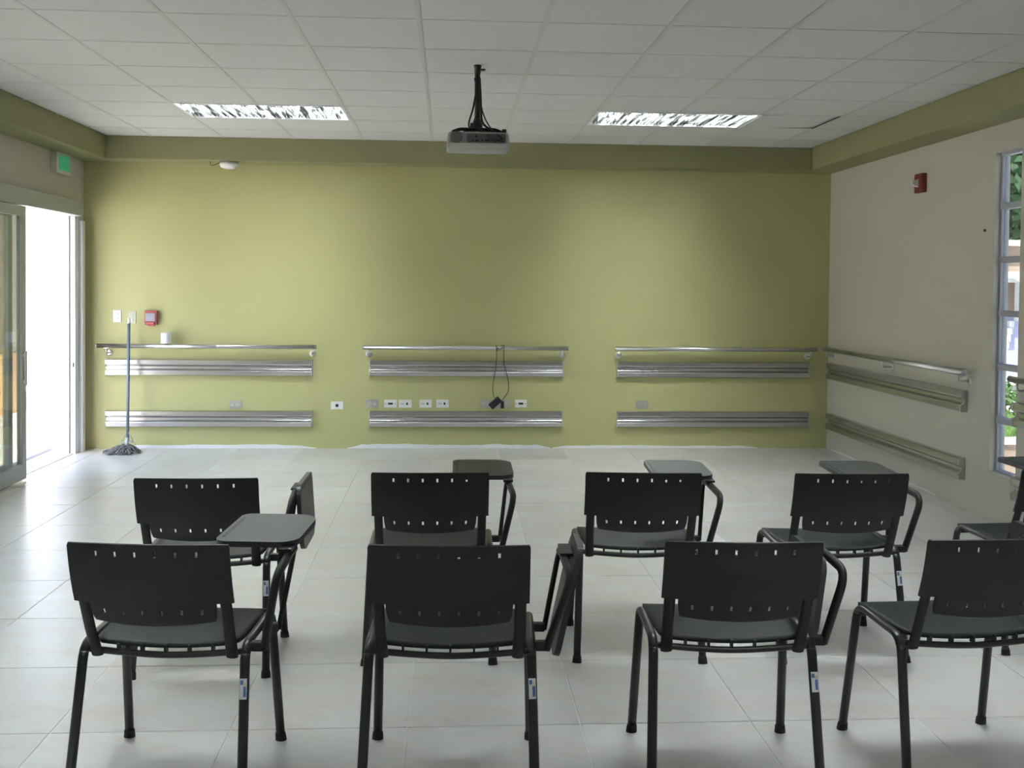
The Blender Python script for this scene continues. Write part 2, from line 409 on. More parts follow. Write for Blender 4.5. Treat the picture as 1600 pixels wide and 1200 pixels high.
for q in range(2): leaf(XL-.08, 6.60-1.222*(q+1), 6.60-1.222*q, 'glass_tint')

# ------------------------------------------------------------------ narrow windows, right wall
def window(name, y0, y1, label):
    w = thing(name, label, 'window', (0, 0, 0), 0, None, 'structure')
    x0, x1 = XR+.038, XR+.078; s = .018
    for a, b in ((y0, y0+s), (y1-s, y1)): MB().box(x0, x1, a, b, WZ0, WZ1, bev=.003).build('frame_post', 'lilac_grey', w)
    n = 6; ph = (WZ1-WZ0)/n
    for i in range(n+1):
        z = WZ0+.006+i*(ph-.001); hz = .020
        za, zb = max(WZ0, z-hz), min(WZ1, z+hz)
        MB().box(x0-.012, x1, y0+s, y1-s, za, zb, bev=.003).build('transom', 'lilac_grey', w)
        if i < n: MB().box((x0+x1)/2-.002, (x0+x1)/2+.002, y0+s, y1-s, z+hz, z+ph-hz).build('pane', 'glass', w)
    MB().box(XR-.012, XR+.038, y0+.001, y1-.001, WZ0, WZ0+.012, bev=.003).build('window_sill', 'cream', w)
    return w
window('window_1', *wins[0], 'narrow tall window of six stacked panes in the cream wall')
window('window_2_fill', *wins[1], 'narrow window added out of view beside the chairs to let in fill light')
window('window_3_fill', *wins[2], 'narrow window added out of view beside the camera to let in fill light')

# ------------------------------------------------------------------ handrails and crash rails
def handrail(label, length, brs, loc, rz):
    """runs along local +X, wall behind at local y = +0.085"""
    t = thing('handrail', label, 'handrail', loc, rz, 'steel wall handrails')
    MB().cyl((0, 0, 0), (length, 0, 0), .0195, 18).build('rail_tube', 'steel', t)
    for x in (0, length):
        MB().lathe([(.0195, -.003), (.0205, -.002), (.0205, .002), (.0195, .003)], (x, 0, 0), 'X', 18).build('end_cap', 'steel', t)
    for x in brs:
        b = MB().tube(round_path([(x, 0, -.015), (x, 0, -.066), (x, .082, -.066)], .022), .0075, n=10).box(x-.018, x+.018, -.012, .012, -.0215, -.0165).build('bracket', 'steel', t)
        MB().lathe([(.031, .085), (.031, .082), (.027, .077), (.012, .075)], (x, 0, -.066), 'Y', 20).build('rosette', 'steel', b)
    return t
ZR = .934
yr = YB-.085
handrail('steel handrail on the green wall behind the mop', 1.938, [.085, 1.90], (-3.135, yr, ZR), 0)
handrail('middle steel handrail on the green wall with a cord looped over it', 1.874, [.045, 1.82], (-.775, yr, ZR), 0)
handrail('steel handrail on the green wall nearest the cream wall corner', 1.905, [.04, 1.83], (1.535, yr, ZR), 0)
handrail('steel handrail on the cream wall between corner and window', 2.55, [.02, 1.25, 2.47], (XR-.085, 9.215, ZR+.01), -PI/2)
handrail('steel handrail on the cream wall at the right picture edge', 2.1, [.08, 1.2, 2.0], (XR-.085, 6.10, ZR+.02), -PI/2)
PROF = [(0, 0), (.038, 0), (.046, .006), (.048, .040), (.046, .048), (.026, .060), (.022, .066), (.022, .082), (.026, .088), (.046, .100), (.048, .108), (.046, .142), (.038, .148), (0, .148)]
def crash_rail(label, length, loc, rz):
    t = thing('crash_rail', label, 'crash rail', loc, rz, 'aluminium wall crash rails')
    MB().prism([(-d, z) for d, z in PROF], .010, length-.010, 'X').build('profile', 'bumper', t)
    for a, b in ((0, .010), (length-.010, length)):
        MB().prism([(-d*1.03, .074+(z-.074)*1.015) for d, z in PROF], a, b, 'X').build('end_cap', 'bumper_cap', t)
    return t
for nm, x0, ln in (('behind the mop', -3.075, 1.84), ('below the looped cord', -.723, 1.782), ('nearest the cream wall corner', 1.56, 1.825)):
    crash_rail('upper aluminium crash rail on the green wall '+nm, ln, (x0, YB, .664), 0)
    crash_rail('lower aluminium crash rail on the green wall '+nm, ln, (x0, YB, .200), 0)
crash_rail('upper crash rail on the cream wall left of the window', 2.52, (XR, 9.29, .664), -PI/2)
crash_rail('lower crash rail on the cream wall left of the window', 2.50, (XR, 9.285, .195), -PI/2)
crash_rail('upper crash rail on the cream wall right of the window', 2.2, (XR, 6.14, .655), -PI/2)
crash_rail('lower crash rail on the cream wall right of the window', 2.2, (XR, 6.14, .190), -PI/2)

# ------------------------------------------------------------------ wall plates on the green wall
def plate(x, z, w, h, kind, label, cat='outlet', grp='wall outlets'):
    t = thing('wall_outlet' if cat == 'outlet' else 'light_switch', label, cat, (x, YB, z), 0, grp)
    pm = {'steel': 'grey_plate', 'white': 'white_plastic', 'port': 'white_plastic', 'data': 'white_plastic', 'switch': 'white_plastic', 'beige': 'off_white', 'double': 'grey_plate'}[kind]
    MB().box(-w/2, w/2, -.007, 0, -h/2, h/2, bev=.002).build('cover_plate', pm, t)
    if kind in ('steel', 'double'):
        xs = [-.022, .022] if kind == 'steel' else [-.105, -.06, .06, .105]
        for q in xs:
            s = MB().lathe([(.0165, 0), (.0165, -.0035), (.015, -.0045)], (q, -.0065, 0), 'Y', 16).build('socket', 'exit_case', t)
            MB().box(q-.008, q-.0055, -.0115, -.0108, .001, .010).box(q+.0055, q+.008, -.0115, -.0108, .001, .010).box(q-.002, q+.002, -.0115, -.0108, -.010, -.006).build('slot', 'dark', s)
        MB().lathe([(.004, 0), (.004, -.002)], (0, -.0068, 0), 'Y', 10).build('screw', 'steel', t)
    elif kind == 'white':
        MB().lathe([(.015, 0), (.015, -.004), (.009, -.006)], (0, -.0065, 0), 'Y', 16).build('jack', 'dark', t)
    elif kind == 'port':
        MB().box(-.022, .022, -.011, -.006, -.009, .009, bev=.002).build('port', 'dark', t)
        for q in (-.043, .043): MB().lathe([(.0045, 0), (.0045, -.002)], (q, -.0068, 0), 'Y', 10).build('screw', 'dark', t)
    elif kind == 'data':
        MB().box(.010, .026, -.010, -.006, -.011, .011, bev=.001).build('port', 'dark', t)
        for q in (-.034, -.018): MB().box(q-.006, q+.006, -.009, -.006, -.006, .006, bev=.001).build('socket', 'lilac_grey', t)
        MB().lathe([(.004, 0), (.004, -.002)], (.043, -.0068, 0), 'Y', 10).build('screw', 'grey_plate', t)
    else:
        for q in (.022, -.022):
            MB().box(-.006, .010, -.012, -.006, q-.010, q+.010, bev=.001).build('toggle', pm if kind == 'switch' else 'grey_plate', t)
plate(-1.929, .400, .112, .076, 'steel', 'steel outlet above the lower crash rail behind the mop')
plate(-1.014, .395, .112, .072, 'white', 'white outlet with one black round jack between two crash rails')
plate(-.697, .413, .112, .078, 'steel', 'grey outlet at the left end of the middle outlet row')
plate(-.528, .413, .112, .072, 'port', 'white plate with black port beside the leftmost grey outlet')
plate(-.394, .412, .118, .072, 'data', 'white data plate third from left in the middle row')
plate(-.207, .413, .112, .072, 'data', 'white data plate fourth from left in the middle row')
plate(-.051, .414, .112, .072, 'data', 'white data plate fifth from left in the middle row')
plate(.430, .416, .275, .076, 'double', 'wide grey outlet plate behind the hanging power adapter')
plate(.671, .416, .108, .070, 'port', 'white plate with black port right of the power adapter')
plate(1.80, .407, .112, .076, 'steel', 'steel outlet above the rightmost lower crash rail')
plate(-2.981, 1.197, .070, .108, 'switch', 'white double light switch plate left of the mop handle', 'switch', 'switch plates by the door')
plate(-2.850, 1.187, .070, .108, 'beige', 'beige wall plate just above the mop handle', 'switch', 'switch plates by the door')

# fire alarm pull station
t = thing('fire_alarm_pull', 'red fire alarm pull station beside the wall plates', 'fire alarm', (-2.674, YB, 1.185))
MB().box(-.056, .056, -.045, 0, -.062, .066, bev=.006).build('housing', 'red', t)
pl = MB().box(-.046, .040, -.050, -.044, -.032, .042, bev=.003).build('label_panel', 'label_white', t)
MB().box(-.034, .028, -.0525, -.0495, -.006, .010).box(-.020, .016, -.0525, -.0495, -.021, -.015).box(-.036, -.022, -.0525, -.0495, .020, .034).box(.010, .030, -.0525, -.0495, .018, .036).build('printed_bar', 'lilac_grey', pl)
MB().box(-.046, .036, -.060, -.044, -.056, -.036, bev=.004).build('pull_handle', 'red_pull', t)
MB().lathe([(.006, 0), (.006, -.003)], (.036, -.060, -.047), 'Y', 10).build('lock', 'dark', t)
MB().box(-.030, .030, -.040, -.006, -.074, -.060, bev=.004).build('bottom_tab', 'red_pull', t)

# fire strobe on the cream wall
t = thing('fire_strobe', 'red fire alarm strobe with white lens high on cream wall', 'fire alarm', (XR, 7.495, 2.306))
MB().box(-.040, 0, -.062, .062, -.072, .072, bev=.005).build('housing', 'dark_red', t)
MB().prism([(-.04, -.03), (-.088, -.014), (-.088, .014), (-.04, .03)], -.018, .018, 'Y').build('strobe_lens', 'lens_clear', t)
MB().box(-.046, -.038, -.052, -.025, -.05, .05, bev=.003).build('horn_grille', 'dark_red', t)
tag(MB().lathe([(.010, 0), (.010, -.006), (.006, -.010)], (XR, 6.585, 1.902), 'X', 12).build('wall_anchor', 'dark'), 'small black plug in the cream wall beside the window', 'wall plug')

# exit sign
t = thing('exit_sign', 'small green lit exit sign under the beam by the door', 'exit sign', (XL, 8.745, 2.49))
MB().box(0, .055, -.15, .15, -.088, .088, bev=.005).build('case', 'exit_case', t)
MB().box(.055, .058, -.115, .125, -.060, .062).build('lit_panel', 'exit_green', t)
MB().box(.010, .040, -.03, .03, .085, .092).build('mounting_plate', 'dark', t)

# smoke detector
t = thing('smoke_detector', 'round white smoke detector hanging under the far beam', 'smoke detector', (-1.955, 9.185, ZB))
MB().lathe([(.085, 0), (.085, -.010), (.078, -.014)], (0, 0, 0), 'Z', 26).build('base_ring', 'card', t)
MB().lathe([(.080, -.013), (.082, -.030), (.070, -.052), (.045, -.062), (.01, -.063)], (0, 0, 0), 'Z', 26).build('dome', 'white_plastic', t)
MB().tube(smooth_path([(-.082, 0, -.01), (-.12, 0, -.028), (-.155, 0, -.035), (-.165, .0, -.012), (-.163, 0, 0)]), .0028, n=6).build('loose_wire', 'cable', t)

# paper roll on the handrail
t = thing('paper_roll', 'white paper roll standing on the handrail beside the fire alarm', 'paper roll', (-2.525, yr, ZR+.0195))
MB().lathe([(.020, .006), (.042, .006), (.0455, .010), (.0455, .096), (.042, .10), (.020, .10), (.020, .006)], (0, 0, 0), 'Z', 26).build('paper', 'paper', t)
MB().lathe([(.0195, .0), (.0195, .098), (.0175, .098), (.0175, .0)], (0, 0, 0), 'Z', 18).build('cardboard_core', 'card', t)

# power adapter hung over the middle handrail
t = thing('power_adapter', 'black power adapter hanging by its cord from the middle handrail', 'power adapter', (.44, yr-.03, .435))
br = MB().box(-.058, .058, -.020, .020, -.030, .030, bev=.005).build('brick', 'cable', t, (-.012, 0, 0), (0, -math.radians(41), 0))
MB().box(-.014, .016, -.013, .013, -.045, .02, bev=.004).build('plug', 'cable', t, (.052, 0, -.005))
zt = ZR-.435; yo = .03
MB().tube(smooth_path([(.05, .0, .02), (.085, 0, .07), (.108, 0, .115), (.106, 0, .19), (.09, 0, .27), (.066, .0, .36), (.064, yo-.026, zt-.01), (.066, yo-.022, zt+.012), (.062, yo, zt+.024), (.03, yo+.022, zt+.012), (.01, yo, zt-.024), (.002, yo-.026, zt-.006)], 5), .0034, n=6).build('cord', 'cable', t)
MB().tube(smooth_path([(.055, yo-.025, zt+.015), (.03, yo-.028, zt-.012), (.0, yo-.024, zt+.004), (-.006, yo, zt+.024), (-.004, yo-.024, zt-.0), (-.006, .0, .34), (-.02, 0, .25), (-.034, 0, .17), (-.034, 0, .11), (-.026, 0, .06), (-.01, 0, .045), (.01, 0, .04)], 5), .0030, n=6).build('cord', 'cable', t)

# mop leaning against the rail
t = thing('mop', 'grey string mop leaning upright against the left handrail', 'mop', (-2.815, 9.10, 0))
a0 = Vector((.005, .0, .13)); a1 = Vector((-.025, .135, 1.135))
MB().tube([a0, a1], .0135, n=12).build('handle', 'mop_stick', t)
MB().tube([a1, a1+(a1-a0).normalized()*.05], [.0135, .011], n=12).build('handle_cap', 'white_plastic', t)
MB().tube([(.0, 0, .05), (.005, 0, .14)], [.024, .016], n=12).box(-.045, .05, -.012, .012, .09, .105, bev=.003).tube(round_path([(-.05, 0, .10), (-.02, 0, .155), (.0, 0, .19)], .02), .004, n=6).tube(round_path([(.055, 0, .10), (.03, 0, .155), (.008, 0, .19)], .02), .004, n=6).build('clamp', 'alu_grey', t)
MB().tube(smooth_path([(.03, -.01, .11), (.06, -.01, .10), (.085, -.02, .06), (.11, -.02, .05)]), .002, n=5).build('loose_string', 'mop_stick', t)
mb = MB()
for i in range(150):
    an = random.uniform(0, 2*PI); r = random.uniform(.03, 1)**.7
    ex, ey = -.04+.175*r*math.cos(an), -.01+.14*r*math.sin(an)
    hz = .062*(1-r)+.012; k = random.uniform(-.02, .02)
    mb.tube(smooth_path([(random.uniform(-.02, .02), random.uniform(-.012, .012), .066+random.uniform(-.01, .012)), (ex*.45+k, ey*.45-k, .05+random.uniform(-.012, .016)), (ex*.8-k, ey*.8+k, hz+.008), (ex, ey, max(.006, hz*random.uniform(.4, 1)))], 3), .0062, n=5)
mb.build('string_head', 'mop_strand', t)

# ------------------------------------------------------------------ projector and its ceiling mount
PXc, PYc = .155, 5.93
t = thing('projector_mount', 'black ceiling pole mount carrying the projector', 'projector mount', (PXc, PYc, ZC))
MB().lathe([(.023, 0), (.023, -.010), (.020, -.014), (.018, -.05)], (0, 0, 0), 'Z', 18).box(.01, .045, -.016, .016, -.03, -.022).build('ceiling_flange', 'frame_black', t)
MB().cyl((0, 0, -.012), (0, 0, -.345), .0165, 16).build('pole', 'frame_black', t)
MB().lathe([(.0175, -.095), (.020, -.09), (.020, -.075), (.0175, -.07)], (0, 0, 0), 'Z', 16).build('collar', 'frame_black', t)
MB().lathe([(.016, -.30), (.026, -.33), (.032, -.345), (.032, -.365), (.02, -.372)], (0, 0, 0), 'Z', 16).box(-.04, -.02, -.01, .01, -.36, -.335).build('swivel_head', 'frame_black', t)
for ex, ey in ((-.145, -.06), (.145, -.06), (-.10, .09), (.11, .09)):
    MB().tube(round_path([(0, 0, -.370), (ex*.7, ey*.7, -.376), (ex, ey, -.3965)], .02), .010, .005, n=8, ref=Vector((0, 0, 1))).build('arm', 'frame_black', t)
MB().lathe([(.05, -.368), (.05, -.378)], (0, 0, 0), 'Z', 20).build('plate', 'frame_black', t)
zp0, zp1 = 2.282, 2.376
t = thing('projector', 'light grey projector hanging from the ceiling with rear panel toward chairs', 'projector', (PXc+.005, PYc, zp0))
import bmesh
bm = bmesh.new(); bmesh.ops.create_cube(bm, size=1)
for q in bm.verts: q.co = (q.co.x*.365*(1 if q.co.z < 0 else .95), q.co.y*.27, (q.co.z+.5)*(zp1-zp0))
bmesh.ops.bevel(bm, geom=bm.edges[:], offset=.022, segments=4, affect='EDGES', profile=.6); bm.verts.index_update()
mb = MB(); mb.add([q.co[:] for q in bm.verts], [[q.index for q in f.verts] for f in bm.faces], True); bm.free()
mb.build('body', 'proj_body', t)
MB().prism(rrect(-.168, .165, .004, .028, .01), -.139, -.128, 'Y').build('lower_lip', 'exit_case', t)
gr = MB().lathe([(.034, 0), (.034, -.004), (.030, -.006)], (-.125, -.134, .062), 'Y', 24).build('vent_grille', 'proj_grille', t)
for k in range(-3, 4):
    hw = math.sqrt(max(.0001, .030**2-(k*.008)**2)); MB().box(-.125-hw, -.125+hw, -.142, -.139, .062+k*.008-.0015, .062+k*.008+.0015).build('louvre', 'proj_body', gr)
pp = MB().prism(rrect(-.065, .155, .032, .082, .008), -.1385, -.133, 'Y').build('port_panel', 'proj_grille', t)
for x, w, z in ((-.035, .010, .042), (-.008, .018, .042), (.02, .012, .045), (-.012, .012, .066), (.05, .03, .045), (.10, .045, .045), (.055, .02, .068)):
    MB().box(x-w/2, x+w/2, -.142, -.138, z-.006, z+.006).build('port', 'dark', pp)
MB().lathe([(.038, .13), (.038, .155), (.03, .158), (.028, .14)], (.09, 0, .055), 'Y', 24).build('lens_barrel', 'dark', t)
MB().lathe([(.013, .10), (.013, .118), (.010, .121)], (.15, -.06, 0), 'Z', 14).build('adjusting_foot', 'dark', t)
def cable(pts, r, label):
    o = MB().tube(smooth_path([(x, y-PYc, z-ZC) for x, y, z in [(p[0]+PXc-PXc, p[1], p[2]) for p in pts]], 6), r, n=8).build('projector_cable', 'cable'); o.location = (PXc, PYc, ZC)
    return tag(o, label, 'cable', 'projector cables')
cable([(.012, PYc-.022, 2.70), (.018, PYc-.024, 2.60), (.022, PYc-.026, 2.52), (.03, PYc-.05, 2.44), (.085, PYc-.10, 2.385), (.13, PYc-.155, 2.34), (.135, PYc-.15, 2.315)], .0065, 'thick black cable from the pole into the right rear of the projector')
cable([(.008, PYc-.03, 2.66), (.022, PYc-.03, 2.54), (.05, PYc-.06, 2.45), (.10, PYc-.11, 2.37), (.145, PYc-.155, 2.335)], .004, 'thin black cable slanting furthest right from pole to projector')
cable([(-.012, PYc-.022, 2.60), (-.026, PYc-.028, 2.52), (-.048, PYc-.04, 2.44), (-.04, PYc-.06, 2.405), (.0, PYc-.08, 2.40), (.04, PYc-.12, 2.37), (.07, PYc-.155, 2.335), (.10, PYc-.15, 2.318)], .005, 'black cable looping out left of the projector pole')

# ------------------------------------------------------------------ tablet-arm chairs
def shell_mesh():
    hw = .2295; za, zb = .532, .774
    slots = [-.1415+.0566*i for i in range(6)]; sw = .0038
    xs = {-hw, hw, -.204, .204, -.182, .182}
    for c in slots: xs |= {c-sw, c+sw}
    k = [i*.028 for i in range(-7, 8)]
    for q in k:
        if min(abs(q-x) for x in xs) > .009: xs.add(q)
    xs = sorted(xs)
    sl = ((.561, .577), (.740, .756)); zn = .595
    zs = {za, .547, zn, .625, .655, .685, .715, .766, zb}|{q for s in sl for q in s}
    zs = sorted(zs)
    def keep(xa, xb, z0, z1):
        xm, zm = (xa+xb)/2, (z0+z1)/2
        for a, b in sl:
            if a < zm < b and any(abs(xm-c) < sw for c in slots): return False
        if zm < zn and abs(xm) > .182: return False
        return True
    def mp(x, z, off):
        f = x
        if z >= zb: f = x*.985
        if z < zn: f = x*(1-.05*((zn-z)/(zn-za))**2)
        zz = z
        if z >= zb: zz = z+.004*(1-(x/hw)**2)
        if z <= za: zz = z-.010*(1-(x/.18)**2)+.004
        y = -.298+(zb-z)*.32+.030*(x/hw)**2-.010*math.sin(PI*max(0, (z-za)/(zb-za)))
        return (f, y+off*.96, zz+off*.27)
    th = .006; nx, nz = len(xs), len(zs); mb = MB(); vs = []
    for off in (0, -th):
        for z in zs:
            for x in xs: vs.append(mp(x, z, off))
    idx = lambda s, j, i: s*nx*nz+j*nx+i
    K = [[keep(xs[i], xs[i+1], zs[j], zs[j+1]) for i in range(nx-1)] for j in range(nz-1)]
    fs = []
    g = lambda j, i: 0 <= j < nz-1 and 0 <= i < nx-1 and K[j][i]
    for j in range(nz-1):
        for i in range(nx-1):
            if not K[j][i]: continue
            fs.append((idx(0, j, i), idx(0, j, i+1), idx(0, j+1, i+1), idx(0, j+1, i)))
            fs.append((idx(1, j, i), idx(1, j+1, i), idx(1, j+1, i+1), idx(1, j, i+1)))
            for (dj, di, p, q) in ((-1, 0, (j, i), (j, i+1)), (1, 0, (j+1, i+1), (j+1, i)), (0, -1, (j+1, i), (j, i)), (0, 1, (j, i+1), (j+1, i+1))):
                if not g(j+dj, i+di): fs.append((idx(0, *p), idx(1, *p), idx(1, *q), idx(0, *q)))
    used = sorted({k for f in fs for k in f}); rm = {o: n for n, o in enumerate(used)}
    mb.add([vs[k] for k in used], [tuple(rm[k] for k in f) for f in fs])
    return mb.mesh('backrest', 'plastic_black')
def seat_mesh():
    N, M = 16, 16; th = .012; vs = []; y0, y1 = -.132, .222
    def P(i, j, b):
        u = -1+2*i/N; w = j/M
        # rounded plan
        hw = .212+.016*math.sin(PI*min(1, w*1.2)*.5)
        e = max(0, (w-.86)/.14); hw -= .045*e**2.2
        e2 = max(0, (.10-w)/.10); hw -= .022*e2**2
        x = u*hw
        y = y0+(y1-y0)*w-.012*abs(u)**3*(1 if w > .8 else 0)*(w-.8)/.2
        z = .452-.013*(1-u*u)*math.sin(PI*min(1, .15+w*.85))-.022*max(0, (w-.80)/.20)**2+.004*w-.006*(1-w)*(1-u*u)
        return (x, y, z-(th if b else 0))
    for b in (0, 1):
        for j in range(M+1):
            for i in range(N+1): vs.append(P(i, j, b))
    n = (N+1)*(M+1); I = lambda b, j, i: b*n+j*(N+1)+i; fs = []
    for j in range(M):
        for i in range(N):
            fs.append((I(0, j, i), I(0, j, i+1), I(0, j+1, i+1), I(0, j+1, i))); fs.append((I(1, j, i), I(1, j+1, i), I(1, j+1, i+1), I(1, j, i+1)))
    for i in range(N):
        fs.append((I(0, 0, i), I(1, 0, i), I(1, 0, i+1), I(0, 0, i+1))); fs.append((I(0, M, i), I(0, M, i+1), I(1, M, i+1), I(1, M, i)))
    for j in range(M):
        fs.append((I(0, j, 0), I(0, j+1, 0), I(1, j+1, 0), I(1, j, 0))); fs.append((I(0, j, N), I(1, j, N), I(1, j+1, N), I(0, j+1, N)))
    mb = MB(); mb.add(vs, fs, True)
    for x in (-.14, -.07, 0, .07, .14): mb.box(x-.003, x+.003, -.140, -.118, .415, .440)
    return mb.mesh('seat', 'seat_black')
CM = {}
for s in (-1, 1):
    side = round_path([(s*.252, -.225, .0), (s*.238, -.140, .442), (s*.238, .150, .452), (s*.252, .225, .0)], .05, 7)
    def cut(a, b): return side[a:b]
    CM['leg_r', s] = MB().tube(side[0:4], .0148, .0105, n=14).mesh('leg', 'frame_black')
    CM['rail', s] = MB().tube(side[3:len(side)-3], .0148, .0105, n=14).mesh('side_rail', 'frame_black')
    CM['leg_f', s] = MB().tube(side[len(side)-4:], .0148, .0105, n=14).mesh('leg', 'frame_black')
    for nm, yy in (('r', -.225), ('f', .225)):
        CM['cap_'+nm, s] = MB().tube([(s*.2522, yy*1.002, 0), (s*.2510, yy*.985, .022), (s*.2505, yy*.975, .028)], [.0190, .0172, .0155], [.0150, .0132, .0115], n=14).mesh('foot_cap', 'rubber')
    CM['sup', s] = MB().tube([(s*.205, -.236, .650), (s*.204, -.218, .595), (s*.203, -.180, .500), (s*.201, -.155, .445), (s*.199, -.139, .408)], [.017, .017, .017, .018, .018], .0075, n=10).mesh('back_support', 'plastic_black')
CM['bar_r'] = MB().tube(smooth_path([(-.24, -.132, .424), (-.12, -.134, .414), (0, -.135, .409), (.12, -.134, .414), (.24, -.132, .424)]), .008, .010, n=10, ref=Vector((0, 1, 0))).mesh('cross_bar', 'frame_black')
CM['bar_f'] = MB().tube([(-.24, .13, .430), (.24, .13, .430)], .010, n=10, ref=Vector((0, 1, 0))).mesh('cross_bar', 'frame_black')
CM['shell'] = shell_mesh(); CM['seat'] = seat_mesh()
lp = round_path([(.286, -.110, .425), (.334, -.160, .655), (.318, .140, .674), (.286, .055, .425)], .06, 7)
CM['loop'] = MB().tube(lp, [.0125 if i < len(lp)*.7 else .0085 for i in range(len(lp))], [.0155 if i < len(lp)*.7 else .0095 for i in range(len(lp))], n=12).mesh('arm_loop', 'plastic_black')
CM['abr'] = MB().box(.244, .288, -.124, -.096, .418, .446, bev=.005).mesh('arm_bracket', 'plastic_black')
CM['abf'] = MB().box(.244, .288, .040, .068, .420, .446, bev=.005).mesh('arm_bracket', 'plastic_black')
CM['tab'] = MB().prism(rrect(-.13, .13, -.172, .172, [.075, .035, .045, .06], 6), -.009, .009, 'Z').mesh('writing_tablet', 'tablet')
CM['groove'] = MB().prism(rrect(-.118, -.108, -.12, .12, .004, 3), .0088, .0100, 'Z').mesh('pencil_groove', 'dark')
CM['hinge'] = MB().cyl((.0, -.055, -.020), (.0, .055, -.020), .011, 12).box(-.02, .02, -.06, .06, -.016, -.008).mesh('tablet_hinge', 'plastic_black')
CM['stk'] = MB().box(-.0105, .0105, -.0112, -.0106, -.029, .029).mesh('sticker', 'sticker')
CM['stb'] = MB().box(.0005, .0085, -.0116, -.0111, -.022, .007).box(-.0085, .0, -.0116, -.0111, .012, .024).mesh('sticker_print', 'sticker_blue')
CM['sty'] = MB().box(.001, .0085, -.0116, -.0111, .008, .018).mesh('sticker_print', 'sticker_yellow')
CM['rivet'] = MB().lathe([(.006, 0), (.006, -.002)], (0, 0, 0), 'Y', 10).mesh('rivet', 'steel')

def chair(x, y, rdeg, tab, label, sticker=True):
    t = thing('tablet_arm_chair', label, 'chair', (x, y, 0), math.radians(rdeg), 'black tablet-arm chairs in two rows')
    obj('seat', CM['seat'], t); obj('backrest', CM['shell'], t)
    obj('cross_bar', CM['bar_r'], t); obj('cross_bar', CM['bar_f'], t)
    for s in (-1, 1):
        a = obj('leg', CM['leg_r', s], t); obj('foot_cap', CM['cap_r', s], a)
        b = obj('leg', CM['leg_f', s], t); obj('foot_cap', CM['cap_f', s], b)
        obj('side_rail', CM['rail', s], t); obj('back_support', CM['sup', s], t)
        if s == 1 and sticker:
            k = obj('sticker', CM['stk'], a, (.2417, -.1628, .325), (math.radians(-10.9), math.radians(-1.8), 0)); k.parent = t
            q = obj('sticker_print', CM['stb'], k); obj('sticker_print', CM['sty'], k)
    tilt = {'out': 5}.get(tab, 0)
    lo = obj('arm_loop', CM['loop'], t); obj('arm_bracket', CM['abr'], t); obj('arm_bracket', CM['abf'], t)
    if tab == 'out':
        M = Matrix.Translation((.262, 0, .43)) @ Matrix.Rotation(math.radians(tilt), 4, 'Y') @ Matrix.Translation((-.262, 0, -.43))
        lo.matrix_local = M
    if tab == 'up':
        w = obj('writing_tablet', CM['tab'], t, (.215, .205, .700), (math.radians(1.5), 0, 0)); obj('pencil_groove', CM['groove'], w)
        obj('tablet_hinge', CM['hinge'], t, (.318, .06, .699))
    elif tab == 'down':
        w = obj('writing_tablet', CM['tab'], t, (.362, .06, .580), (0, math.radians(86), 0)); obj('pencil_groove', CM['groove'], w)
        obj('tablet_hinge', CM['hinge'], t, (.330, .05, .690))
    elif tab == 'out':
        w = obj('writing_tablet', CM['tab'], t); q = math.radians(12); sn, cs = math.sin(q), math.cos(q)
        w.matrix_local = Matrix(((0, sn, cs, .352), (1, 0, 0, .05), (0, cs, -sn, .545), (0, 0, 0, 1))); obj('pencil_groove', CM['groove'], w)
        obj('tablet_hinge', CM['hinge'], t, (.350, .05, .690))
    elif tab == 'in':
        w = obj('writing_tablet', CM['tab'], t, (.262, .03, .555), (0, math.radians(97), 0)); obj('pencil_groove', CM['groove'], w)
        obj('tablet_hinge', CM['hinge'], t, (.300, .05, .682))
    return t
chair(-.812, 3.155, -5, 'up', 'leftmost black chair of the near row with its writing tablet level')
chair(.018, 3.116, -2.5, 'out', 'near row black chair with writing tablet folded down beside it')
chair(.868, 3.135, -2.8, 'in', 'near row black chair third from the door, empty arm loop showing')
chair(1.615, 3.15, 3, 'down', 'black chair of the near row cut by the right picture edge')
chair(-.938, 4.12, 0, 'down', 'far row black chair nearest the door with folded tablet beside its arm')
chair(-.065, 4.223, -.5, 'up', 'far row black chair directly behind the near chair with folded-down tablet')
chair(.785, 4.215, -3, 'up', 'far row black chair third from the door with tablet above backrest')
chair(1.602, 4.185, -1, 'up', 'far row black chair fourth from the door in front of the cream wall')
chair(2.535, 4.27, 5, 'up', 'far row black chair mostly outside the right edge with seat corner showing')

# ------------------------------------------------------------------ outside, door side
struct(MB().box(-40, XL-.33, -20, 60, -.30, -.12).build('patio_ground', 'patio'), 'sunlit pale paving outside the sliding door', 'paving')
tag(MB().box(-9.0, -6.6, 19.5, 19.9, -.12, 3.4).box(-9.1, -6.5, 19.4, 20.0, 3.4, 3.5).build('outbuilding_wall', 'facade'), 'bright white wall seen through the open door', 'wall')
tag(MB().box(-14, -9.2, 19.0, 19.4, -.12, 3.4).box(-14.1, -9.1, 18.9, 19.5, 3.4, 3.5).build('boundary_wall', 'facade'), 'pale wall beyond the patio behind the glass', 'wall')
t = thing('garden_store', 'tan rendered garden store seen through the door glass, shaded by an added overhang', 'building', (-6.85, 12.6, -.12))
MB().box(-1.4, 1.5, 0, .4, .74, 3.3).build('upper_wall', 'tan_wall', t)
MB().box(-1.4, 1.52, -.03, .4, 0, .74).build('lower_wall', 'orange_wall', t)
MB().box(-1.5, 1.6, -1.75, .5, 3.3, 3.42).build('added_shade_roof', 'facade', t)  # added roof, out of view, sized to shade the upper wall, base left sunlit
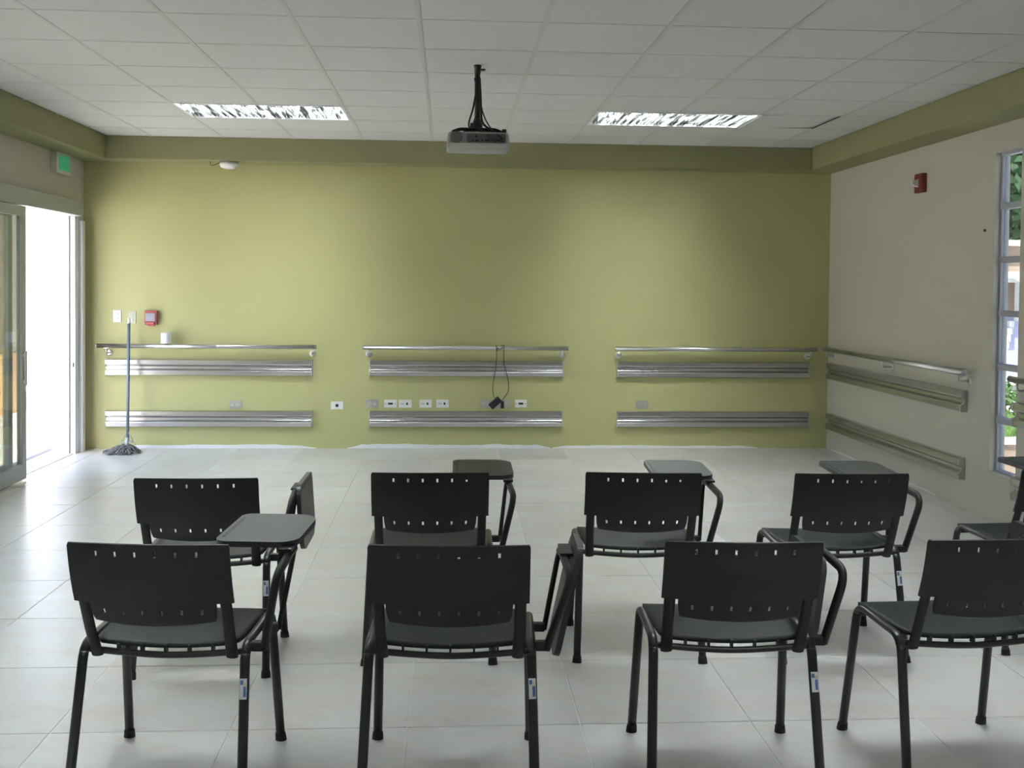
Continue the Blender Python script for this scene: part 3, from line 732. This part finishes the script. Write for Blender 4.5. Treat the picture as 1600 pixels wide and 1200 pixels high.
# ------------------------------------------------------------------ outside, window side
struct(MB().box(XR+TR, 60, -20, 60, -.40, -.12).build('yard_ground', 'patio'), 'paved yard outside the narrow windows', 'paving')
t = thing('planter', 'low brown planter wall with white coping outside the window', 'planter', (4.9, 9.6, -.12))
MB().box(-.75, 3.4, -1.15, -1.0, 0, .30).build('planter_wall', 'brown_wall', t)
MB().box(-.78, 3.4, -1.19, -.96, .30, .335, bev=.005).build('coping', 'white_paint', t)
g = MB().box(-.75, 3.4, -1.0, .9, 0, .30)
for i in range(1500):
    x, y = random.uniform(-.74, 3.3), random.uniform(-.98, .88); hgt = random.uniform(.04, .10); an = random.uniform(0, PI); w = .007
    dx, dy = math.cos(an)*w, math.sin(an)*w
    g.add([(x-dx, y-dy, .30), (x+dx, y+dy, .30), (x+random.uniform(-.03, .03), y+random.uniform(-.03, .03), .30+hgt)], [(0, 1, 2)])
tag(g.build('lawn', 'grass', t), kind='stuff')
tag(MB().box(4.3, 9.6, 11.3, 11.5, -.12, .42).box(4.25, 9.65, 11.25, 11.55, .42, .50).build('garden_wall', 'facade'), 'low pale garden wall behind the planted lawn', 'garden wall')
def foliage(name, c, r, n, leafs, m, parent):
    mb = MB()
    for i in range(n):
        d = Vector((random.gauss(0, 1), random.gauss(0, 1), random.gauss(0, 1))).normalized(); q = random.uniform(.35, 1)**.5
        p = Vector((c[0]+d.x*r[0]*q, c[1]+d.y*r[1]*q, c[2]+d.z*r[2]*q))
        a = Vector((random.gauss(0, 1), random.gauss(0, 1), random.gauss(0, 1))).normalized(); b = a.cross(d)
        if b.length < .01: continue
        b.normalize(); s = leafs*random.uniform(.6, 1.3)
        mb.add([p-a*s, p-b*s*.45, p+a*s, p+b*s*.45], [(0, 1, 2, 3)])
    return tag(mb.build(name, m, parent), kind='stuff')
for k, (x, y, h, lab) in enumerate(((6.15, 10.88, .62, 'small light green shrub before the low garden wall'), (7.2, 10.88, .6, 'small shrub further right before the low garden wall'))):
    t = thing('shrub', lab, 'shrub', (x, y, -.12)); MB().tube([(0, 0, 0), (.02, 0, h*.6)], [.012, .006], n=6).build('stem', 'bark', t)
    foliage('foliage', (0, 0, h*.6), (.32, .22, h*.4), 420, .045, 'leaf_light', t)
for x, y, h, r, lab in ((13.2, 23.6, 7.2, 3.0, 'large dark green tree seen through the upper window panes'), (20.0, 24, 7, 3.2, 'dark green tree further right beyond the yard'), (6.9, 24.5, 7, 2.8, 'dark green tree further left behind the lilac house')):
    t = thing('tree', lab, 'tree', (x, y, -.12), 0, 'trees beyond the yard')
    MB().tube(smooth_path([(0, 0, 0), (.1, .05, 1.4), (-.05, 0, 2.8), (.1, 0, h*.62)]), .16, n=10).tube([(0, 0, 2.6), (.9, .3, h*.6)], [.08, .03], n=8).tube([(0, 0, 2.6), (-.9, -.2, h*.62)], [.08, .03], n=8).build('trunk', 'bark', t)
    foliage('crown', (0, 0, h*.62), (r, r, h*.36), 5200, .17, 'leaf', t)
# lilac house with white stepped barge boards and a porch
t = thing('neighbour_house', 'lilac house with white stepped edge seen through the narrow window', 'house', (8.15, 14.6, -.12))
MB().box(.0, 4.6, 0, 3.5, 0, 1.25).build('house_wall', 'lilac_wall', t)
for i in range(7):
    x = -.03+i*.026; z = .45+i*.105
    MB().box(x-.03, x+.05, -.10, -.01, z, z+.095, bev=.004).build('stepped_trim', 'white_paint', t)
MB().box(.12, .24, -.30, -.18, 1.18, 1.76).build('porch_post', 'white_paint', t)
MB().box(-.9, 4.7, -.05, 3.5, 1.25, 2.28).build('upper_wall', 'brown_wall', t)
MB().prism([(-.10, 1.80), (-.02, 1.90), (4.7, 1.98), (4.7, 1.76), (.0, 1.74)], -.55, -.05, 'Y').build('porch_roof', 'white_paint', t)
MB().box(-1.0, 4.8, -.25, 3.6, 2.28, 2.36).build('fascia', 'white_paint', t)
